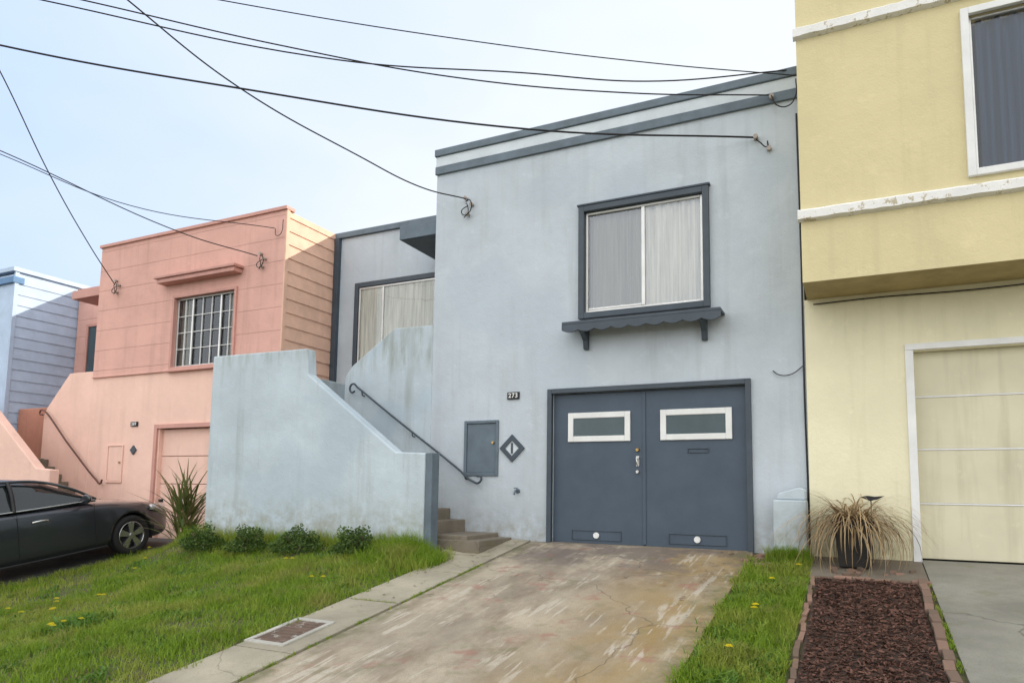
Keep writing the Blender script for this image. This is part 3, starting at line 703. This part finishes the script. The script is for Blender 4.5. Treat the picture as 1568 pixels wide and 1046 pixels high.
for i in range(400):
    az=random.uniform(0,6.28)
    strap(V,Fq,(c[0]+random.uniform(-.14,.14),c[1]+random.uniform(-.14,.14),gz+.47),az,random.uniform(.45,1.05),.017,random.uniform(.0,1.15),random.uniform(1.3,3.3),seg=9,tw=random.uniform(-.6,.6))
obj("dry_leaves",V,Fq,"dead",pp)
go=empty("garden_ornament"); tube("stake",[(.13,8.98,gz),(.13,8.98,gz+.74)],.006,"black",go,bez=False)
prism("bird_body",[(.03,gz+.77),(.12,gz+.73),(.20,gz+.75),(.27,gz+.79),(.17,gz+.78),(.10,gz+.79),(.06,gz+.785)],8.95,9.01,"black",go,.004)
mb=empty("mulch_bed")
gridmesh("soil",lin(-.42,.50),lin(3.0,8.22),.03,"mulchbed",mb,.06)
n=16000
x=rng.uniform(-.40,.49,n);y=rng.uniform(3.0,8.2,n);z=H(x,y)+.03+rng.uniform(.0,.022,n)
P=np.stack([x,y,z],1);a=rng.normal(0,1,(n,3));a[:,2]*=.3;a/=np.linalg.norm(a,axis=1)[:,None];b=np.cross(a,np.array([0,0,1.])+rng.normal(0,.4,(n,3)));b/=np.linalg.norm(b,axis=1)[:,None]
sz=rng.uniform(.006,.024,n)[:,None]
V=np.stack([P-a*sz-b*sz*.35,P+a*sz-b*sz*.25,P+a*sz*.9+b*sz*.35,P-a*sz*.8+b*sz*.4],1).reshape(-1,3)
np_mesh("bark_chips",V,np.arange(n*4).reshape(-1,4),"mulch",mb)
V=[];Fq=[]
def brick(cx,cy,lx,ly,hz,rot):
    k=len(V);c_,s_=math.cos(rot),math.sin(rot);z0=h(cx,cy)
    for dz in(-.03,hz):
        for a,b in((-lx,-ly),(lx,-ly),(lx,ly),(-lx,ly)):
            xx=cx+a*c_-b*s_;yy=cy+a*s_+b*c_;V.append((xx,yy,h(xx,yy)+dz+random.uniform(-.004,.004)))
    for q in((0,3,2,1),(4,5,6,7),(0,1,5,4),(1,2,6,5),(2,3,7,6),(3,0,4,7)): Fq.append(tuple(k+i for i in q))
y=3.0
while y<8.2:
    l=random.uniform(.09,.11); brick(.545+random.uniform(-.01,.01),y+l,.036,l-.006,random.uniform(.045,.08),random.uniform(-.10,.10)); 
    brick(-.455+random.uniform(-.012,.012),y+l,.022,l-.006,random.uniform(.02,.05),random.uniform(-.12,.12)); y+=2*l
x=-.44
while x<.5: brick(x+.09,8.27+random.uniform(-.01,.01),.085,.03,random.uniform(.03,.05),random.uniform(-.10,.10)); x+=.18
obj("brick_edging",V,Fq,"brick",mb,bevel=.006)
V=[];Fq=[]
for i in range(26): brick(random.uniform(-1.25,-.95) if i<14 else random.uniform(-.4,.5),random.uniform(8.6,9.2) if i<14 else random.uniform(8.4,8.8),random.uniform(.015,.05),random.uniform(.015,.04),random.uniform(.02,.06),random.uniform(0,3))
obj("stone_rubble",V,Fq,"brick")
V=[];Fq=[]
for i in range(150):
    x=random.choice((random.uniform(-4.2,-1.25),random.uniform(-1.6,-1.2),random.uniform(-4.9,-4.3)));y=9.3-abs(random.gauss(0,1.6)); 
    if y<3.2: continue
    s_=random.uniform(.008,.028);a=random.uniform(0,6.28);z=h(x,y)+.036;k=len(V)
    for q in range(5):
        t=a+q*1.257;V.append((x+s_*math.cos(t)*(1 if q%2 else .6),y+s_*math.sin(t)*.7,z+random.uniform(0,.008)))
    Fq.append((k,k+1,k+2,k+3,k+4))
obj("fallen_leaves",V,Fq,"brick")

# ---------------------------------------------------------------- CAR
def car():
    root=empty("parked_car")
    m,nt,b=newmat("car_paint"); b.inputs["Base Color"].default_value=(.04,.045,.055,1); b.inputs["Metallic"].default_value=.55; b.inputs["Roughness"].default_value=.30
    b.inputs["Coat Weight"].default_value=1; b.inputs["Coat Roughness"].default_value=.04; M["carpaint"]=m
    M["tyre"]=paint("tyre_rubber",(.015,.015,.015),.85,.1); M["rim"]=paint("alloy_rim",(.6,.6,.62),.25,.05,metal=.9,bs=0)
    m,nt,b=newmat("headlamp_lens"); b.inputs["Base Color"].default_value=(.55,.55,.55,1); b.inputs["Roughness"].default_value=.08; b.inputs["Metallic"].default_value=.4; M["lamp"]=m
    m,nt,b=newmat("amber_lens"); b.inputs["Base Color"].default_value=(.75,.13,.02,1); b.inputs["Roughness"].default_value=.15; M["amber"]=m
    S=[(.93,.30,.50,.56,.42,.40),(.88,.22,.60,.68,.62,.60),(.74,.18,.68,.76,.76,.76),(.45,.17,.76,.85,.84,.86),(.1,.17,.82,.91,.87,.895),(-.3,.17,.87,.96,.885,.90),(-.6,.17,.90,.985,.89,.90),(-1.2,.17,.92,.99,.895,.90),(-2.0,.17,.94,1.0,.895,.90),(-2.8,.17,.96,1.03,.885,.90),(-3.3,.18,.98,1.06,.86,.88),(-3.6,.25,.98,1.05,.78,.80),(-3.75,.38,.90,.98,.60,.62)]
    V=[];F=[];R=None
    for (y,zb,zs,zt,wb,wl) in S:
        half=[(0,zb),(wl*.8,zb),(wl,zb+.08),(wl+.01,zb+.22),(wl+.012,(zb+zs)/2+.06),(wb+.015,zs-.07),(wb-.015,zs),(wb*.86,zs+(zt-zs)*.6),(wb*.45,zt-.01),(0,zt)]
        ring=[(x,z) for x,z in half]+[(-x,z) for x,z in half[-2:0:-1]]
        R=len(ring); V+=[(x,y,z) for x,z in ring]
    n=len(S)
    for s_ in range(n-1):
        for i in range(R):
            j=(i+1)%R; F.append((s_*R+i,s_*R+j,(s_+1)*R+j,(s_+1)*R+i))
    F.append(tuple(range(R-1,-1,-1)));F.append(tuple(range((n-1)*R,n*R)))
    body=obj("body",V,F,"carpaint",root,smoothf=True)
    bm=bmesh.new();bm.from_mesh(body.data);bmesh.ops.recalc_face_normals(bm,faces=bm.faces);bm.to_mesh(body.data);bm.free()
    sd=body.modifiers.new("sub","SUBSURF");sd.levels=2;sd.render_levels=2
    cut=[]
    for wy in(0,-2.7):
        c=cyl("wheel_well",(-1.1,wy,.33),(1.1,wy,.33),.375,.375,"black",root,40)
        bo=body.modifiers.new("well","BOOLEAN"); bo.operation="DIFFERENCE"; bo.object=c; bo.solver="EXACT"; cut.append(c)
    dg=bpy.context.evaluated_depsgraph_get(); dg.update()
    me=bpy.data.meshes.new_from_object(body.evaluated_get(dg)); body.modifiers.clear(); body.data=me
    for c in cut: bpy.data.objects.remove(c)
    G=[(-.52,.96,.985,.80,.78),(-1.25,.96,1.36,.83,.60),(-1.7,.97,1.425,.84,.60),(-2.2,.98,1.43,.84,.60),(-2.75,.99,1.37,.83,.58),(-3.3,1.0,1.09,.76,.68)]
    V=[];F=[]
    for (y,z0,z1,w0,w1) in G:
        half=[(w0,z0),(w0-(w0-w1)*.55,z0+(z1-z0)*.62),(w1+.01,z1-.06*(z1-z0)/.4),(w1-.06,z1),(w1*.5,z1+.02),(0,z1+.025)]
        ring=half+[(-x,z) for x,z in half[-2::-1]]; R=len(ring); V+=[(x,y,z) for x,z in ring]
    for s_ in range(len(G)-1):
        for i in range(R-1): F.append((s_*R+i,s_*R+i+1,(s_+1)*R+i+1,(s_+1)*R+i))
    g=obj("greenhouse",V,F,"carpaint",root,smoothf=True); g.data.materials.append(M["glassblk"])
    for p in g.data.polygons:
        s_=p.index//(R-1); i=p.index%(R-1)
        side=i in(0,1,R-2,R-3)
        if (s_==0 and 2<=i<=R-4) or (s_==4 and 3<=i<=R-5): p.material_index=1
        if side and 1<=s_<=3: p.material_index=1
        if side and s_==0: p.material_index=1
    for sx in(1,-1):
        tube("window_trim",[(sx*.815,-.55,.99),(sx*.835,-1.25,.985),(sx*.85,-2.2,.99),(sx*.84,-2.75,1.0),(sx*.80,-3.1,1.02)],.010,"steel",root)
        tube("roof_rail",[(sx*.80,-.52,1.0),(sx*.74,-.9,1.22),(sx*.635,-1.25,1.35),(sx*.62,-1.75,1.405),(sx*.62,-2.2,1.41),(sx*.61,-2.75,1.35),(sx*.70,-3.2,1.12)],.022,"carpaint",root)
        tube("b_pillar",[(sx*.845,-1.75,.98),(sx*.735,-1.72,1.27),(sx*.625,-1.70,1.40)],.028,"black",root)
        for yy in(-.62,-1.75,-2.75): tube("door_seam",[(sx*.905,yy,.95),(sx*.917,yy,.65),(sx*.912,yy,.28)],.004,"black",root)
        tube("sill_trim",[(sx*.908,-.45,.24),(sx*.915,-1.5,.235),(sx*.908,-2.3,.24)],.016,"black",root)
        tube("door_handle",[(sx*.912,-1.55,.80),(sx*.94,-1.50,.81),(sx*.94,-1.38,.81),(sx*.912,-1.33,.80)],.014,"steel",root)
        bmv=bmesh.new(); bmesh.ops.create_uvsphere(bmv,u_segments=16,v_segments=10,radius=1)
        for v_ in bmv.verts: v_.co=Vector((sx*.99+v_.co.x*.10,-.80+v_.co.y*(.075 if v_.co.y>0 else .02),1.04+v_.co.z*.07))
        me=bpy.data.meshes.new("mirror");bmv.to_mesh(me);bmv.free();me.materials.append(M["carpaint"])
        for p in me.polygons:p.use_smooth=True
        o=bpy.data.objects.new("mirror",me);col.objects.link(o);o.parent=root
        tube("mirror_arm",[(sx*.84,-.78,.97),(sx*.93,-.80,1.0)],.018,"carpaint",root,bez=False)
        L=[];Fl=[]
        for i in range(9):
            t=i/8; yy=.36+.48*t; xx=sx*(.875-.30*t**2.2); zz=.74-.07*t; hh_=.02+.055*math.sin(math.pi*(.12+.80*t))
            L+=[(xx,yy,zz-hh_),(xx+sx*.012,yy+.012,zz),(xx-sx*.01,yy,zz+hh_*.8)]
        for i in range(8):
            for k in(0,1): Fl.append((3*i+k,3*i+3+k,3*i+4+k,3*i+1+k))
        lo=obj("head_lamp",L,Fl,"lamp",root,smoothf=True); so=lo.modifiers.new("s","SOLIDIFY");so.thickness=.03;so.offset=0
        tube("corner_lamp",[(sx*.868,.40,.745),(sx*.862,.46,.74),(sx*.845,.54,.735)],.022,"amber",root)
        for wy in(0,-2.7):
            x_in=sx*.70;x_out=sx*.90
            prof=[(.20,x_in),(.30,x_in),(.325,x_in+sx*.03),(.325,x_out-sx*.03),(.305,x_out),(.235,x_out-sx*.005),(.215,x_out-sx*.035)]
            V=[];F=[];sg=40
            for r_,x_ in prof:
                for i in range(sg):
                    a=2*math.pi*i/sg;V.append((x_,wy+r_*math.cos(a),.33+r_*math.sin(a)))
            for k in range(len(prof)-1):
                for i in range(sg): F.append((k*sg+i,k*sg+(i+1)%sg,(k+1)*sg+(i+1)%sg,(k+1)*sg+i))
            obj("tyre",V,F,"tyre",root,smoothf=True)
            V=[];F=[]
            for r_,x_ in((.20,x_in+sx*.02),(.205,x_out-sx*.05),(.222,x_out-sx*.02),(.228,x_out-sx*.012),(.214,x_out-sx*.012)):
                for i in range(sg):
                    a=2*math.pi*i/sg;V.append((x_,wy+r_*math.cos(a),.33+r_*math.sin(a)))
            for k in range(4):
                for i in range(sg): F.append((k*sg+i,k*sg+(i+1)%sg,(k+1)*sg+(i+1)%sg,(k+1)*sg+i))
            obj("rim_barrel",V,F,"rim",root,smoothf=True)
            cyl("brake_disc",(x_out-sx*.12,wy,.33),(x_out-sx*.10,wy,.33),.15,.15,"dark",root,30)
            V=[];F=[]
            for q in range(5):
                for dq in(-.17,.17):
                    a=2*math.pi*q/5+.3+dq*.9; a0=2*math.pi*q/5+.3+dq*.35
                    k=len(V)
                    for rr,aa,wd,xx in((.035,a0,.026,x_out-sx*.02),(.212,a,.024,x_out-sx*.018)):
                        for sd_ in(-1,1):
                            yy=rr*math.cos(aa)-sd_*wd*math.sin(aa);zz=rr*math.sin(aa)+sd_*wd*math.cos(aa)
                            V.append((xx,wy+yy,.33+zz));V.append((xx-sx*.035,wy+yy,.33+zz))
                    F+=[(k,k+2,k+6,k+4),(k+1,k+5,k+7,k+3),(k,k+4,k+5,k+1),(k+2,k+3,k+7,k+6)]
            obj("spokes",V,F,"rim",root)
            cyl("hub",(x_out-sx*.06,wy,.33),(x_out-sx*.012,wy,.33),.05,.035,"rim",root,20)
            V=[]
            for x_ in(sx*.55,sx*.895):
                for i in range(25):
                    a=math.pi*(-.1+1.2*i/24);V.append((x_,wy+.372*math.cos(a),.33+.372*math.sin(a)))
            F=[(i,i+1,26+i,25+i) for i in range(24)]+[tuple(range(25))]
            obj("wheel_liner",V,F,"dark",root)
    box("front_grille",-.35,.35,.90,.945,.42,.56,"black",root,.01)
    box("front_plate",-.16,.16,.93,.95,.30,.41,"white",root,.004)
    ang=math.atan(.14)
    root.location=(-12.46,8.40,h(-12.46,8.40)+.022); root.rotation_euler=(ang,0,0); root.scale=(1.07,1.07,1.07)
M["glassblk"]=paint("tinted_glass",(.012,.016,.016),.04,.05,bs=0,spec=.8)
car()

# ---------------------------------------------------------------- light
sd=Vector((1,.85,.6)).normalized()
elev=math.asin(sd.z); az=math.atan2(sd.x,sd.y)
w=bpy.data.worlds.new("World"); scene.world=w; w.use_nodes=True; nt=w.node_tree
bg=nt.nodes["Background"]; sky=N(nt,"ShaderNodeTexSky",sky_type="NISHITA"); sky.sun_disc=False
sky.sun_elevation=elev; sky.sun_rotation=az; sky.dust_density=2.5; sky.air_density=1; sky.ozone_density=1
# thin high haze over the clear sky: whitest toward the sun, with fill light added behind the camera to brighten the shaded facades
tc=N(nt,"ShaderNodeTexCoord"); sp=N(nt,"ShaderNodeSeparateXYZ"); nt.links.new(tc.outputs["Generated"],sp.inputs[0])
cn=noise(nt,tc.outputs["Generated"],1.7,4,.55,mapscale=(1,1,2.2),loc=(.4,.2,0))
ds=mathn(nt,"ADD",mathn(nt,"MULTIPLY",sp.outputs[0],.76),mathn(nt,"MULTIPLY",sp.outputs[1],.65))
wf=mathn(nt,"MULTIPLY_ADD",mathn(nt,"SUBTRACT",cn,.5),1.3,smooth(nt,ds,-.62,.50))
wf=mathn(nt,"MAXIMUM",wf,smooth(nt,sp.outputs[2],.26,.0,0,.8)); wf=mathn(nt,"MINIMUM",mathn(nt,"MAXIMUM",wf,0),1)
haze_fill=mix(nt,wf,(4.6,5.9,8.2),(7.0,7.35,7.7))
haze_fill=mix(nt,smooth(nt,sp.outputs[1],.22,-.30),haze_fill,(14.3,14.4,14.5))
c=mix(nt,.88,sky.outputs[0],haze_fill)
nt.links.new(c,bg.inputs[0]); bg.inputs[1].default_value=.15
sl=bpy.data.lights.new("sun","SUN"); sl.energy=5; sl.angle=math.radians(.5); sl.color=(1,.92,.78)
so=bpy.data.objects.new("sun",sl); col.objects.link(so); so.rotation_euler=sd.to_track_quat("Z","Y").to_euler(); so.location=(20,20,20)

# ---------------------------------------------------------------- camera
yaw=math.radians(26.1);p=math.radians(5.8);r=math.radians(.8)
f_=Vector((-math.sin(yaw)*math.cos(p),math.cos(yaw)*math.cos(p),math.sin(p)))
r0=Vector((math.cos(yaw),math.sin(yaw),0));u0=r0.cross(f_)
R_=r0*math.cos(r)+u0*math.sin(r);U_=u0*math.cos(r)-r0*math.sin(r)
cam=bpy.data.cameras.new("camera"); co=bpy.data.objects.new("camera",cam); col.objects.link(co)
mtx=Matrix((R_,U_,-f_)).transposed().to_4x4(); co.matrix_world=mtx
cam.sensor_width=36; cam.lens=1079/1568*36; cam.shift_y=119/1568; cam.clip_start=.05; cam.clip_end=2000
scene.camera=co
scene.view_settings.view_transform="Standard"; scene.view_settings.look="None"; scene.view_settings.exposure=0
